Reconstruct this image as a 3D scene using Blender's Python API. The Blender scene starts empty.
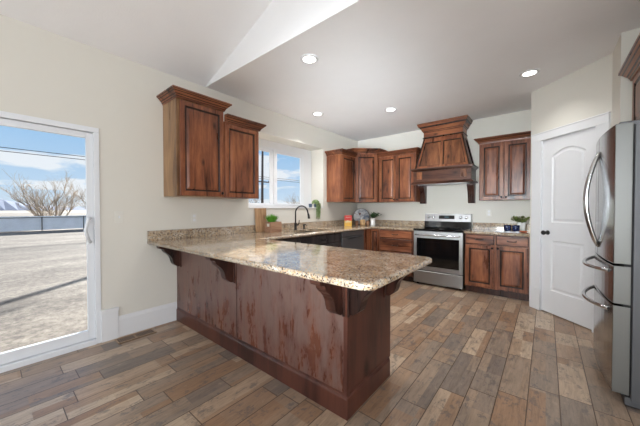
import bpy, bmesh, math, random
from math import pi, sin, cos, radians as R
from mathutils import Vector, Matrix
random.seed(7)
S = bpy.context.scene
COL = S.collection

# ------------------------------------------------------------------ camera
yaw, pitch, roll = R(-39.56986), R(-0.88517), R(-0.0446)
fw = Vector((sin(yaw)*cos(pitch), cos(yaw)*cos(pitch), sin(pitch)))
rt = Vector((cos(yaw), -sin(yaw), 0)); up = rt.cross(fw)
r2 = rt*cos(roll)+up*sin(roll); u2 = up*cos(roll)-rt*sin(roll)
cd = bpy.data.cameras.new('camera'); cam = bpy.data.objects.new('camera', cd); COL.objects.link(cam)
cam.matrix_world = Matrix(((r2.x, u2.x, -fw.x, 3.2154), (r2.y, u2.y, -fw.y, -1.3410), (r2.z, u2.z, -fw.z, 1.2529), (0, 0, 0, 1)))
cd.sensor_width = 36; cd.lens = 273.88/640*36; cd.clip_start = .02; cd.clip_end = 3000
S.camera = cam

# ------------------------------------------------------------------ view, world, sun, big lights
S.view_settings.view_transform = 'Standard'; S.view_settings.look = 'None'
S.view_settings.gamma = 1; S.view_settings.use_curve_mapping = False
S.view_settings.exposure = 0.1
SKY = 1.0; SUN = 30.0; WIN_FILL = .64; CAN = 1.7; CEIL_FILL = 9.5; FRONT_FILL = 13.5

class NT:
    """tiny shader-node helper"""
    def __init__(s, tree): s.t = tree; s.n = tree.nodes; s.l = tree.links
    def node(s, typ, props=None, **ins):
        n = s.n.new(typ)
        for k, v in (props or {}).items(): setattr(n, k, v)
        for k, v in ins.items():
            s.put(n, k.replace('_', ' ') if k.replace('_', ' ') in n.inputs else k, v)
        return n
    def put(s, n, k, v):
        sock = n.inputs[k]
        if isinstance(v, bpy.types.NodeSocket): s.l.new(v, sock)
        elif isinstance(v, bpy.types.Node): s.l.new(v.outputs[0], sock)
        else:
            if sock.type == 'RGBA' and len(v) == 3: v = (*v, 1)
            sock.default_value = v
    def m(s, op, a, b=None, c=None):
        n = s.n.new('ShaderNodeMath'); n.operation = op
        for i, v in enumerate((a, b, c)):
            if v is not None: s.put(n, i, v)
        return n.outputs[0]
    def mix(s, f, a, b, mode='MIX'):
        n = s.n.new('ShaderNodeMix'); n.data_type = 'RGBA'; n.blend_type = mode
        s.put(n, 0, f); s.put(n, 6, a); s.put(n, 7, b); return n.outputs[2]
    def ramp(s, f, stops, interp='LINEAR'):
        n = s.n.new('ShaderNodeValToRGB'); n.color_ramp.interpolation = interp
        e = n.color_ramp.elements
        while len(e) > 1: e.remove(e[-1])
        e[0].position = stops[0][0]; e[0].color = col4(stops[0][1])
        for p, c in stops[1:]:
            k = e.new(p); k.color = col4(c)
        s.put(n, 0, f); return n.outputs[0]
    def coord(s, which='Object'): return s.node('ShaderNodeTexCoord').outputs[which]
    def map(s, v, scale=(1, 1, 1), loc=(0, 0, 0), rot=(0, 0, 0)):
        return s.node('ShaderNodeMapping', Vector=v, Scale=scale, Location=loc, Rotation=rot).outputs[0]
    def noise(s, v, scale, detail=4, rough=.5, dist=0):
        return s.node('ShaderNodeTexNoise', Vector=v, Scale=scale, Detail=detail, Roughness=rough, Distortion=dist).outputs[0]
def col4(c):
    if isinstance(c, (int, float)): c = (c, c, c)
    return (*c, 1) if len(c) == 3 else c
def srgb(r, g, b):
    f = lambda v: ((v/255+.055)/1.055)**2.4 if v/255 > .04045 else v/255/12.92
    return (f(r), f(g), f(b))

w = bpy.data.worlds.new('sky'); S.world = w; w.use_nodes = True
N = NT(w.node_tree); N.n.clear()
dirv = N.coord('Generated')
sep = N.node('ShaderNodeSeparateXYZ', Vector=dirv)
z = sep.outputs[2]
base = N.ramp(z, [(0, srgb(214, 228, 242)), (.06, srgb(192, 217, 241)), (.2, srgb(158, 198, 236)), (.5, srgb(110, 165, 226)), (1, srgb(80, 140, 210))])
zs = N.m('ADD', N.m('MAXIMUM', z, 0), .12)
cv = N.node('ShaderNodeCombineXYZ', X=N.m('DIVIDE', sep.outputs[0], zs), Y=N.m('DIVIDE', sep.outputs[1], zs), Z=0.0).outputs[0]
cl = N.noise(N.map(cv, (.5, .5, 1), (5.0, 2.2, 0)), 1.6, 7, .55, .3)
cm = N.ramp(cl, [(.50, 0), (.56, 1)])
skyc = N.mix(N.m('MULTIPLY', cm, .85), base, srgb(244, 246, 250))
bg = N.node('ShaderNodeBackground', Color=skyc, Strength=SKY)
N.l.new(bg.outputs[0], N.node('ShaderNodeOutputWorld').inputs[0])

def light(name, typ, loc, energy, color=(1, 1, 1), target=None, size=None, size_y=None, **kw):
    d = bpy.data.lights.new(name, typ); d.energy = energy; d.color = color
    o = bpy.data.objects.new(name, d); COL.objects.link(o); o.location = loc
    if size:
        d.size = size
        if size_y: d.shape = 'RECTANGLE'; d.size_y = size_y
    for k, v in kw.items(): setattr(d, k, v)
    if target is not None:
        o.rotation_euler = (Vector(target)-Vector(loc)).to_track_quat('-Z', 'Y').to_euler()
    return o
el = R(10.5)
sd = Vector((.64*cos(el), -.768*cos(el), -sin(el)))
sun = light('sun', 'SUN', (-10, 14, 6), SUN, (1, .95, .88)); sun.rotation_euler = sd.to_track_quat('-Z', 'Y').to_euler(); sun.data.angle = R(.5)
# added fill lamps before unseen windows of the dining end, behind the camera
light('dining_fill', 'AREA', (1.7, -4.86, 1.5), 48*WIN_FILL, (.83, .92, 1), (1.7, 0, 1.7), 2.2, 1.9)
light('dining_fill', 'AREA', (4.9, -4.86, 1.5), 48*WIN_FILL, (.83, .92, 1), (4.4, 0, 1.7), 2.2, 1.9)
light('side_fill', 'AREA', (6.66, -2.4, 1.5), 150*WIN_FILL, (.97, .98, 1), (0, -1.2, 1.5), 2.4, 1.9)

# added fill lamps behind the camera, aimed at the kitchen ceiling and back wall
light('ceiling_fill', 'AREA', (3.1, -1.9, .9), CEIL_FILL, (.88, .95, 1), (.8, 2.7, 2.7), .8, .8, spread=R(34))
light('front_fill', 'AREA', (2.6, -3.6, 1.45), FRONT_FILL, (.88, .95, 1), (2.3, 3.5, 1.4), 1.6, .8, spread=R(38))

# ------------------------------------------------------------------ materials
def mat(name):
    m = bpy.data.materials.new(name); m.use_nodes = True
    N = NT(m.node_tree); N.n.clear()
    out = N.node('ShaderNodeOutputMaterial')
    b = N.node('ShaderNodeBsdfPrincipled'); N.l.new(b.outputs[0], out.inputs[0])
    return m, N, b
def simple(name, c, rough=.5, metal=0., noise=0., ns=20, bump=0., bs=200, **kw):
    m, N, b = mat(name)
    co = N.coord()
    if noise:
        f = N.noise(co, ns, 5, .6)
        c2 = tuple(min(1, x*(1+noise)) for x in c); c1 = tuple(x*(1-noise) for x in c)
        N.put(b, 'Base Color', N.ramp(f, [(.3, c1), (.7, c2)]))
    else: N.put(b, 'Base Color', c)
    b.inputs['Roughness'].default_value = rough; b.inputs['Metallic'].default_value = metal
    if bump:
        bn = N.node('ShaderNodeBump', Height=N.noise(co, bs, 3, .6), Strength=bump, Distance=.002)
        N.l.new(bn.outputs[0], b.inputs['Normal'])
    for k, v in kw.items(): N.put(b, k.replace('_', ' '), v)
    return m

def wood(name, dark, mid, light_, axis='z', rough=.3, scale=1., glaze=0):
    m, N, b = mat(name)
    co = N.coord(); rnd = N.node('ShaderNodeObjectInfo').outputs['Random']
    sc = {'z': (1, 1, .11), 'x': (.11, 1, 1), 'y': (1, .11, 1)}[axis]
    off = N.node('ShaderNodeCombineXYZ', X=N.m('MULTIPLY', rnd, 13.), Y=N.m('MULTIPLY', rnd, 7.), Z=N.m('MULTIPLY', rnd, 5.)).outputs[0]
    v = N.node('ShaderNodeVectorMath', {'operation': 'ADD'}); N.l.new(co, v.inputs[0]); N.l.new(off, v.inputs[1]); v = v.outputs[0]
    g1 = N.noise(N.map(v, tuple(x*9*scale for x in sc)), 1, 6, .62, 1.2)
    g2 = N.noise(N.map(v, tuple(x*70*scale for x in sc)), 1, 4, .6)
    bl = N.noise(N.map(v, tuple(x*(3.5 if x == 1 else 16)*scale for x in sc)), 1, 3, .5)
    f = N.m('ADD', N.m('ADD', N.m('MULTIPLY', g1, .55), N.m('MULTIPLY', g2, .15)), N.m('MULTIPLY', bl, .42))
    c = N.ramp(f, [(.43, dark), (.54, mid), (.69, light_)])
    kn = N.node('ShaderNodeTexVoronoi', Vector=N.map(v, tuple(x*(5 if x == 1 else 22)*scale for x in sc)), Scale=.9).outputs[0]
    c = N.mix(N.ramp(kn, [(.03, .85), (.12, 0)]), c, tuple(x*.35 for x in dark))
    N.put(b, 'Base Color', c)
    N.put(b, 'Roughness', N.m('ADD', N.m('MULTIPLY', g1, .2), rough-.1)); b.inputs['Specular IOR Level'].default_value = .35
    bn = N.node('ShaderNodeBump', Height=g2, Strength=.12, Distance=.001); N.l.new(bn.outputs[0], b.inputs['Normal'])
    return m
M = {}
WD = (srgb(52, 29, 21), srgb(118, 70, 48), srgb(160, 102, 68))
M['wood'] = wood('stained_alder', *WD)
M['wood_h'] = wood('stained_alder_horizontal', *WD, axis='x')
M['wood_y'] = wood('stained_alder_depthwise', *WD, axis='y')
M['wood_hood'] = wood('hood_alder', srgb(56, 32, 22), srgb(112, 70, 47), srgb(158, 104, 68))
M['wood_lit'] = wood('lit_side_alder', srgb(92, 64, 44), srgb(138, 104, 72), srgb(172, 136, 98))  # lighter alder copy: sunlight and glare painted into the cabinet side
M['glaze'] = wood('dark_glaze', srgb(20, 11, 8), srgb(38, 20, 14), srgb(58, 32, 20))
M['wood_dark'] = wood('dark_stained_alder', srgb(26, 15, 13), srgb(52, 31, 25), srgb(80, 48, 38))
M['knob'] = simple('oil_rubbed_bronze', srgb(38, 32, 30), .35, .8)
M['black'] = simple('matte_black', srgb(22, 22, 23), .35, .3)
M['white'] = simple('white_trim_paint', srgb(224, 225, 227), .35, 0, .01, 8)
M['vinyl'] = simple('white_vinyl', srgb(224, 227, 231), .3, 0, .01, 8)
M['wall'] = simple('cream_wall_paint', srgb(216, 213, 204), .75, 0, .012, 3, .25, 260)
M['ceil'] = simple('knockdown_ceiling', srgb(240, 240, 241), .85, 0, .01, 4, .9, 70)
M['plate'] = simple('switch_plate', srgb(218, 216, 208), .35)
M['brick'] = simple('exterior_siding', srgb(180, 172, 160), .8, 0, .1, 12)

def granite():
    m, N, b = mat('golden_granite'); co = N.coord()
    n1 = N.noise(co, 9, 5, .6, .5)
    base = N.ramp(n1, [(.35, srgb(150, 137, 122)), (.5, srgb(184, 170, 150)), (.68, srgb(204, 196, 182))])
    v1 = N.node('ShaderNodeTexVoronoi', Vector=co, Scale=150.); v2 = N.node('ShaderNodeTexVoronoi', Vector=co, Scale=280.)
    cr = N.node('ShaderNodeSeparateColor', Color=v1.outputs['Color']).outputs[0]
    cg = N.node('ShaderNodeSeparateColor', Color=v2.outputs['Color']).outputs[1]
    c = N.mix(N.ramp(cr, [(.0, 1), (.13, 1), (.15, 0)], 'CONSTANT'), base, srgb(70, 54, 42))
    c = N.mix(N.ramp(cr, [(.0, 0), (.74, 0), (.75, .8)], 'CONSTANT'), c, srgb(190, 152, 104))
    c = N.mix(N.ramp(cg, [(.0, 0), (.82, 0), (.83, .75)], 'CONSTANT'), c, srgb(96, 84, 76))
    n2 = N.noise(co, 60, 4, .7)
    c = N.mix(N.ramp(n2, [(.58, 0), (.66, .7)]), c, srgb(92, 72, 54))
    c = N.mix(N.ramp(n2, [(.3, .6), (.38, 0)]), c, srgb(222, 214, 200))
    N.put(b, 'Base Color', c); b.inputs['Roughness'].default_value = .09
    b.inputs['Specular IOR Level'].default_value = 1.; b.inputs['IOR'].default_value = 1.58
    return m
M['granite'] = granite()

def floor_mat():
    m, N, b = mat('rustic_plank_tile'); co = N.coord('Object')
    s = N.node('ShaderNodeSeparateXYZ', Vector=co); X, Y = s.outputs[0], s.outputs[1]
    u = N.m('DIVIDE', N.m('SUBTRACT', X, .073-1.61), .161); row = N.m('FLOOR', u); fu = N.m('FRACT', u)
    wr = N.node('ShaderNodeTexWhiteNoise', {'noise_dimensions': '1D'}, W=N.m('ADD', row, 3.7)).outputs[0]
    v = N.m('ADD', N.m('DIVIDE', Y, .62), N.m('ADD', wr, 20.)); colm = N.m('FLOOR', v); fv = N.m('FRACT', v)
    idv = N.node('ShaderNodeCombineXYZ', X=row, Y=colm, Z=1.5).outputs[0]
    wn = N.node('ShaderNodeTexWhiteNoise', {'noise_dimensions': '3D'}, Vector=idv)
    r1 = wn.outputs[0]; rc = N.node('ShaderNodeSeparateColor', Color=wn.outputs[1])
    # boards printed on each tile: two or three strips of their own tone
    half = N.m('GREATER_THAN', fu, N.m('ADD', N.m('MULTIPLY', rc.outputs[1], .5), .35))
    third = N.m('GREATER_THAN', fv, N.m('ADD', N.m('MULTIPLY', rc.outputs[2], .7), .3))
    id2 = N.node('ShaderNodeCombineXYZ', X=N.m('ADD', N.m('MULTIPLY', row, 3.1), half), Y=N.m('ADD', N.m('MULTIPLY', colm, 5.3), third), Z=7.7).outputs[0]
    r2_ = N.node('ShaderNodeTexWhiteNoise', {'noise_dimensions': '3D'}, Vector=id2).outputs[0]
    tone = N.m('ADD', N.m('MULTIPLY', r1, .6), N.m('MULTIPLY', r2_, .4))
    c = N.ramp(tone, [(.0, srgb(116, 104, 96)), (.22, srgb(140, 124, 110)), (.4, srgb(158, 136, 116)), (.55, srgb(152, 120, 94)), (.7, srgb(178, 154, 130)), (1, srgb(196, 176, 152))])
    ov = N.node('ShaderNodeVectorMath', {'operation': 'ADD'}); N.l.new(co, ov.inputs[0])
    N.l.new(N.node('ShaderNodeVectorMath', {'operation': 'SCALE'}, Scale=9.).outputs[0], ov.inputs[1])
    N.l.new(wn.outputs[1], ov.inputs[1].links[0].from_node.inputs[0]); ov = ov.outputs[0]
    g = N.noise(N.map(ov, (42, 5, 1)), 1, 6, .65, .6)
    g2 = N.noise(N.map(ov, (150, 12, 1)), 1, 4, .6)
    gm = N.m('ADD', N.m('MULTIPLY', g, .7), N.m('MULTIPLY', g2, .3))
    c = N.mix(1., c, N.ramp(gm, [(.3, .60), (.5, .98), (.7, 1.22)]), 'MULTIPLY')
    p = N.noise(N.map(ov, (16, 9, 1)), 1, 8, .8, .3)
    c = N.mix(N.ramp(p, [(.54, 0), (.60, .6)]), c, srgb(92, 90, 90))
    c = N.mix(N.ramp(p, [(.28, .5), (.42, 0)]), c, srgb(192, 172, 148))
    gx = N.m('GREATER_THAN', N.m('ABSOLUTE', N.m('SUBTRACT', fu, .5)), .483)
    gy = N.m('GREATER_THAN', N.m('ABSOLUTE', N.m('SUBTRACT', fv, .5)), .4955)
    gr = N.m('MAXIMUM', gx, gy)
    c = N.mix(gr, c, srgb(84, 66, 52))
    N.put(b, 'Base Color', c)
    N.put(b, 'Roughness', N.m('ADD', N.m('MULTIPLY', g, .25), .24))
    h = N.m('SUBTRACT', N.m('MULTIPLY', g, .25), gr)
    bn = N.node('ShaderNodeBump', Height=h, Strength=.35, Distance=.003); N.l.new(bn.outputs[0], b.inputs['Normal'])
    return m
M['floor'] = floor_mat()

def worn_glare_panel():
    m, N, b = mat('worn_panel_with_glare'); co = N.coord()
    g1 = N.noise(N.map(co, (9, 9, 1.1)), 1, 6, .6, .8)
    c = N.ramp(g1, [(.3, srgb(70, 38, 30)), (.5, srgb(92, 52, 40)), (.7, srgb(114, 68, 48))])
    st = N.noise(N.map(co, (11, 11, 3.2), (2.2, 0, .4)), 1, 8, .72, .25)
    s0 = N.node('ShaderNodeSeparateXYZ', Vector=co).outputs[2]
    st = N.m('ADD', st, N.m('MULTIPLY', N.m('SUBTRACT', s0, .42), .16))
    wear_glare = N.ramp(st, [(.42, 0), (.56, 1)])
    c = N.mix(N.m('MULTIPLY', wear_glare, .8), c, srgb(114, 90, 82))  # greyish haze: window glare painted into the colour along with the wear
    gr = N.noise(N.map(co, (90, 90, 6)), 1, 3, .6)
    c = N.mix(1., c, N.ramp(gr, [(.3, .86), (.7, 1.1)]), 'MULTIPLY')
    N.put(b, 'Base Color', c)
    N.put(b, 'Roughness', N.m('ADD', N.m('MULTIPLY', wear_glare, .2), .26))
    b.inputs['Specular IOR Level'].default_value = .7
    return m
M['panel'] = worn_glare_panel()
M['wood_shade'] = wood('shaded_alder', srgb(30, 29, 31), srgb(50, 47, 48), srgb(70, 64, 63))  # same alder, with shade painted in as a darker neutral tone
M['wood_mant'] = wood('mantel_alder', srgb(40, 24, 18), srgb(78, 48, 36), srgb(108, 68, 50), axis='x')
M['endpanel'] = wood('peninsula_end_veneer', srgb(50, 27, 22), srgb(76, 44, 36), srgb(96, 57, 44), rough=.32, scale=.6)

def brushed(name, c, rough, axis):
    m, N, b = mat(name); co = N.coord()
    sc = {'h': (4, 4, 500), 'v': (500, 500, 3)}[axis]
    g = N.noise(N.map(co, sc), 1, 3, .6)
    N.put(b, 'Base Color', N.ramp(g, [(.3, tuple(x*.86 for x in c)), (.7, c)]))
    b.inputs['Metallic'].default_value = 1
    N.put(b, 'Roughness', N.m('ADD', N.m('MULTIPLY', g, .15), rough-.07))
    return m
M['steel'] = brushed('brushed_steel', srgb(172, 172, 172), .42, 'h')
M['steel_v'] = brushed('brushed_steel_fridge', srgb(150, 150, 150), .17, 'v')
M['steel_side'] = simple('satin_steel_edge', srgb(118, 118, 115), .4, .55)
M['steel_dark'] = simple('black_stainless', srgb(92, 94, 96), .35, .35, .06, 6)
M['chrome'] = simple('polished_steel', srgb(205, 206, 208), .14, 1.)
M['greybody'] = simple('fridge_side_grey', srgb(92, 93, 96), .45, .3)
M['ovenglass'] = simple('black_oven_glass', srgb(14, 15, 16), .06)
M['cooktop'] = simple('black_ceramic_cooktop', srgb(12, 12, 13), .08)
M['rubber'] = simple('dark_gasket', srgb(18, 18, 19), .6)

def glass_mat():
    m = bpy.data.materials.new('window_glass'); m.use_nodes = True
    N = NT(m.node_tree); N.n.clear()
    fa = N.node('ShaderNodeLayerWeight').outputs['Facing']
    fr = N.m('ADD', N.m('MULTIPLY', N.m('POWER', fa, 5.), .5), .02)
    t = N.node('ShaderNodeBsdfTransparent', Color=(.97, .98, .98)); g = N.node('ShaderNodeBsdfGlossy', Roughness=.01)
    mx = N.node('ShaderNodeMixShader'); N.put(mx, 0, fr); N.l.new(t.outputs[0], mx.inputs[1]); N.l.new(g.outputs[0], mx.inputs[2])
    N.l.new(mx.outputs[0], N.node('ShaderNodeOutputMaterial').inputs[0]); return m
M['glass'] = glass_mat()
def emit(name, c, s):
    m = bpy.data.materials.new(name); m.use_nodes = True
    N = NT(m.node_tree); N.n.clear()
    e = N.node('ShaderNodeEmission', Color=c, Strength=s); N.l.new(e.outputs[0], N.node('ShaderNodeOutputMaterial').inputs[0]); return m
M['led'] = emit('led_lens', (1, .97, .92), 6.)

# ------------------------------------------------------------------ mesh helpers
class MB:
    def __init__(s): s.b = bmesh.new(); s.T = Matrix()
    def v(s, p): return s.b.verts.new(s.T @ Vector(p))
    def face(s, pts, mi=0):
        try:
            f = s.b.faces.new([s.v(p) for p in pts]); f.material_index = mi; return f
        except ValueError: return None
    def box(s, x0, y0, z0, x1, y1, z1, mi=0, bev=0., seg=1):
        if x1 < x0: x0, x1 = x1, x0
        if y1 < y0: y0, y1 = y1, y0
        if z1 < z0: z0, z1 = z1, z0
        P = [s.v((x, y, z)) for x in (x0, x1) for y in (y0, y1) for z in (z0, z1)]
        F = []
        for q in ((0, 1, 3, 2), (4, 6, 7, 5), (0, 4, 5, 1), (2, 3, 7, 6), (0, 2, 6, 4), (1, 5, 7, 3)):
            f = s.b.faces.new([P[i] for i in q]); f.material_index = mi; F.append(f)
        if bev:
            E = set(e for f in F for e in f.edges)
            bmesh.ops.bevel(s.b, geom=list(E), offset=bev, segments=seg, affect='EDGES', profile=.5)
        return s
    def prism(s, poly, h0, h1, axis='z', mi=0):
        """polygon (a,b) extruded along an axis: z->(a,b,h), x->(h,a,b), y->(a,h,b)"""
        f = {'z': lambda a, b, h: (a, b, h), 'x': lambda a, b, h: (h, a, b), 'y': lambda a, b, h: (a, h, b)}[axis]
        A = [s.v(f(a, b, h0)) for a, b in poly]; B = [s.v(f(a, b, h1)) for a, b in poly]
        n = len(poly); F = [s.b.faces.new(A), s.b.faces.new(B)]
        for i in range(n): F.append(s.b.faces.new((A[i], A[(i+1) % n], B[(i+1) % n], B[i])))
        for x in F: x.material_index = mi
        return s
    def lathe(s, prof, c=(0, 0, 0), seg=20, axis='z', mi=0):
        c = Vector(c); rings = []
        for r, h in prof:
            ring = []
            for i in range(seg):
                a = 2*pi*i/seg; q = (r*cos(a), r*sin(a), h)
                if axis == 'x': q = (h, r*cos(a), r*sin(a))
                if axis == 'y': q = (r*cos(a), h, r*sin(a))
                ring.append(s.v(c+Vector(q)))
            rings.append(ring)
        for a, b in zip(rings, rings[1:]):
            for i in range(seg):
                f = s.b.faces.new((a[i], a[(i+1) % seg], b[(i+1) % seg], b[i])); f.material_index = mi; f.smooth = True
        for rg in (rings[0], rings[-1]):
            try: f = s.b.faces.new(rg); f.material_index = mi
            except ValueError: pass
        return s
    def tube(s, pts, r, seg=8, mi=0, flat=1.):
        pts = [Vector(p) for p in pts]; rings = []; n = len(pts)
        rr = r if isinstance(r, (list, tuple)) else [r]*n
        prevn = None
        for i, p in enumerate(pts):
            t = (pts[min(i+1, n-1)]-pts[max(i-1, 0)]).normalized()
            a = prevn if prevn is not None else (Vector((0, 0, 1)) if abs(t.z) < .9 else Vector((1, 0, 0)))
            a = (a-t*a.dot(t)).normalized(); prevn = a; bb = t.cross(a)
            rings.append([s.v(p+(a*cos(2*pi*k/seg)+bb*sin(2*pi*k/seg)*flat)*rr[i]) for k in range(seg)])
        for a, b in zip(rings, rings[1:]):
            for k in range(seg):
                f = s.b.faces.new((a[k], a[(k+1) % seg], b[(k+1) % seg], b[k])); f.material_index = mi; f.smooth = True
        for rg in (rings[0], rings[-1]):
            f = s.b.faces.new(rg); f.material_index = mi
        return s
    def sweep(s, path, prof, mi=0):
        """profile (out, z) swept along an open plan path, out = right-hand side of travel; ends capped"""
        n = len(path); rings = []
        for i, p in enumerate(path):
            p = Vector(p); nn = []
            if i > 0: d = (p-Vector(path[i-1])).normalized(); nn.append(Vector((d.y, -d.x)))
            if i < n-1: d = (Vector(path[i+1])-p).normalized(); nn.append(Vector((d.y, -d.x)))
            if len(nn) == 2:
                m_ = (nn[0]+nn[1]).normalized(); m_ = m_/max(.3, m_.dot(nn[0]))
            else: m_ = nn[0]
            rings.append([s.v((p.x+m_.x*o, p.y+m_.y*o, z)) for o, z in prof])
        k = len(prof)
        for a, b in zip(rings, rings[1:]):
            for j in range(k):
                f = s.b.faces.new((a[j], b[j], b[(j+1) % k], a[(j+1) % k])); f.material_index = mi[j] if isinstance(mi, list) else mi
        for rg in (rings[0], rings[-1]):
            f = s.b.faces.new(rg); f.material_index = 0
        return s
    def rings(s, rects, mi=None, close=True):
        """nested loops [(pts),...] joined by quads, last one capped"""
        prev = None
        for i, L in enumerate(rects):
            ring = [s.v(p) for p in L]
            if prev:
                for k in range(len(ring)):
                    f = s.b.faces.new((prev[k], prev[(k+1) % len(ring)], ring[(k+1) % len(ring)], ring[k]))
                    f.material_index = (mi[i-1] if mi else 0)
            prev = ring
        if close:
            f = s.b.faces.new(prev); f.material_index = mi[-1] if mi else 0
        return s
    def build(s, name, mats, parent=None, smooth=None, bevel=0.):
        bmesh.ops.recalc_face_normals(s.b, faces=s.b.faces)
        me = bpy.data.meshes.new(name); s.b.to_mesh(me); s.b.free()
        for m in (mats if isinstance(mats, (list, tuple)) else [mats]): me.materials.append(M[m] if isinstance(m, str) else m)
        o = bpy.data.objects.new(name, me); COL.objects.link(o)
        if parent is not None: o.parent = parent
        if smooth is not None:
            for f in me.polygons: f.use_smooth = smooth
        if bevel:
            b = o.modifiers.new('bevel', 'BEVEL'); b.width = bevel; b.segments = 2; b.limit_method = 'ANGLE'; b.angle_limit = R(40)
        return o
def tag(o, label=None, cat=None, group=None, kind=None):
    if label: o['label'] = label
    if cat: o['category'] = cat
    if group: o['group'] = group
    if kind: o['kind'] = kind
    return o
def thing(name, label, cat, loc=(0, 0, 0), rz=0, group=None):
    o = bpy.data.objects.new(name, None); COL.objects.link(o); o.location = loc; o.rotation_euler = (0, 0, rz)
    o.empty_display_size = .1
    return tag(o, label, cat, group)
def struct(o, label=None): return tag(o, label, None, None, 'structure')
def structroot(name, loc=(0, 0, 0), rz=0, label=None):
    o = bpy.data.objects.new(name, None); COL.objects.link(o); o.location = loc; o.rotation_euler = (0, 0, rz)
    return struct(o, label)
def copy_tree(root, loc, rz=None, label=None):
    r = root.copy(); COL.objects.link(r); r.location = loc
    if rz is not None: r.rotation_euler = (0, 0, rz)
    if label: r['label'] = label
    for ch in list(root.children):
        c = ch.copy(); COL.objects.link(c); c.parent = r
        for g in list(ch.children):
            d = g.copy(); COL.objects.link(d); d.parent = c
    return r

# ------------------------------------------------------------------ room shell
H = 2.736; YB = 3.85; XR = 6.8; YF = -5.0; YG = .36; SL = .36; RX = 3.4
m = MB().box(-.15, YF-.15, -.06, XR+.15, YB+.15, 0); struct(m.build('floor', 'floor'))
m = MB().box(-.15, YG+.08, H, XR+.15, YB+.15, H+.1); struct(m.build('ceiling', 'ceil'))
# vaulted dining ceiling
zr = H+SL*RX
m = MB().prism([(0-.15, H-.054), (RX, zr), (XR+.15, H-.054), (XR+.15, H+.05), (RX, zr+.1), (-.15, H+.05)], YF-.15, YG, 'y')
struct(m.build('ceiling_vault', 'ceil'))
m = MB().prism([(0, H), (RX, zr), (XR, H)], YG, YG+.08, 'y'); struct(m.build('wall_gable', 'ceil'))
# left wall with sliding-door opening and a boxed-out window recess
m = MB()
def wl(y0, y1, z0, z1): m.box(-.15, y0, z0, 0, y1, z1)
wl(YF-.15, -2.51, 0, H+.02); wl(-2.51, -.68, 2.0, H+.02); wl(-.68, .98, 0, H+.02); wl(.98, 2.65, 0, 1.27); wl(.98, 2.65, 2.37, H+.02); wl(2.65, YB+.15, 0, H+.02)
m.box(-.36, .93, 1.21, -.15, 2.70, 1.27).box(-.36, .93, 2.37, -.15, 2.70, 2.43).box(-.36, .93, 1.27, -.15, .98, 2.37).box(-.36, 2.65, 1.27, -.15, 2.70, 2.37)
struct(m.build('wall_left', 'wall'))
m = MB().box(0, YB, 0, 4.5, YB+.15, H); struct(m.build('wall_back', 'wall'))
# pantry: return, diagonal wall with door opening, return, alcove wall
px0, py0 = 3.055, 3.10
DL = .898; q = 2**-.5
m = MB()
m.box(px0, py0+.02, 0, px0+.10, YB, H)
m.T = Matrix.Translation((px0, py0, 0)) @ Matrix.Rotation(-pi/4, 4, 'Z')
m.box(0, 0, 0, .155, .1, H).box(.775, 0, 0, DL, .1, H).box(.155, 0, 2.085, .775, .1, H)
m.T = Matrix()
m.box(3.69, 2.08, 0, 3.79, 2.465, H).box(3.79, 2.08, 0, 4.5, 2.18, H)
struct(m.build('wall_pantry', 'wall'))
m = MB().box(4.42, YG+.08, 0, 4.5, 2.08, H).box(4.42, YG, 0, XR+.15, YG+.08, H); struct(m.build('wall_alcove', 'wall'))
m = MB()   # right wall with a window opening
m.box(XR, YF-.15, 0, XR+.15, -3.6, H).box(XR, -1.2, 0, XR+.15, YG, H).box(XR, -3.6, 0, XR+.15, -1.2, .5).box(XR, -3.6, 2.5, XR+.15, -1.2, H)
struct(m.build('wall_right', 'wall'))
m = MB()   # front wall (behind the camera) with two windows
for a, b_ in ((-.15, .6), (2.8, 3.8), (6.0, XR+.15)): m.box(a, YF-.15, 0, b_, YF, H)
for a, b_ in ((.6, 2.8), (3.8, 6.0)): m.box(a, YF-.15, 0, b_, YF, .5).box(a, YF-.15, 2.5, b_, YF, H)
m.prism([(0, H), (RX, zr), (XR, H)], YF-.15, YF, 'y')
struct(m.build('wall_front', 'wall'))

# baseboards, plinth
def bboard(mb, x0, y0, x1, y1, h=.205):
    mb.box(x0, y0, 0, x1, y1, h)
m = MB(); prof = [(0, 0), (.016, 0), (.016, .17), (.012, .185), (.008, .205), (0, .205)]
m.sweep([(0, 0), (0, -.55)][::-1] if False else [(0.0, -.55), (0.0, 0.0)], [(o, z) for o, z in prof])
struct(m.build('baseboard_left', 'white'), 'tall white baseboard running from the sliding door plinth to the peninsula')
m = MB().box(0, -.682, 0, .024, -.55, .27).box(0, -.686, .27, .03, -.546, .30); struct(m.build('trim_1', 'white', bevel=.002), 'white plinth block beside the sliding door')
m = MB(); m.sweep([(0, YF), (0, -2.52)], prof); struct(m.build('baseboard_front_left', 'white'))

# ------------------------------------------------------------------ sliding glass door
D = structroot('door_1', (0, -1.595, 0), 0, 'white vinyl sliding glass door opening onto the bare yard')
m = MB()
m.box(-.13, -.915, 1.955, .012, .915, 2.0).box(-.13, -.915, 0, .012, -.87, 1.955).box(-.13, .875, 0, .012, .915, 1.955).box(-.13, -.87, 0, .02, .875, .045)
m.box(-.05, -.87, .045, -.035, .875, .075)
m.build('frame', 'vinyl', D, bevel=.003)
def slidepanel(y0, y1, x):
    m = MB(); m.box(x, y0, .05, x+.035, y0+.05, 1.95).box(x, y1-.05, .05, x+.035, y1, 1.95).box(x, y0+.05, .05, x+.035, y1-.05, .135).box(x, y0+.05, 1.90, x+.035, y1-.05, 1.95)
    o = m.build('door_panel', 'vinyl', D, bevel=.003)
    MB().box(x+.015, y0+.05, .135, x+.02, y1-.05, 1.90).build('glass_pane', 'glass', o)
    return o
slidepanel(-.86, .03, -.10)
sp = slidepanel(-.03, .875, -.05)
m = MB(); m.box(-.015, .832, .93, -.005, .862, 1.17)
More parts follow.
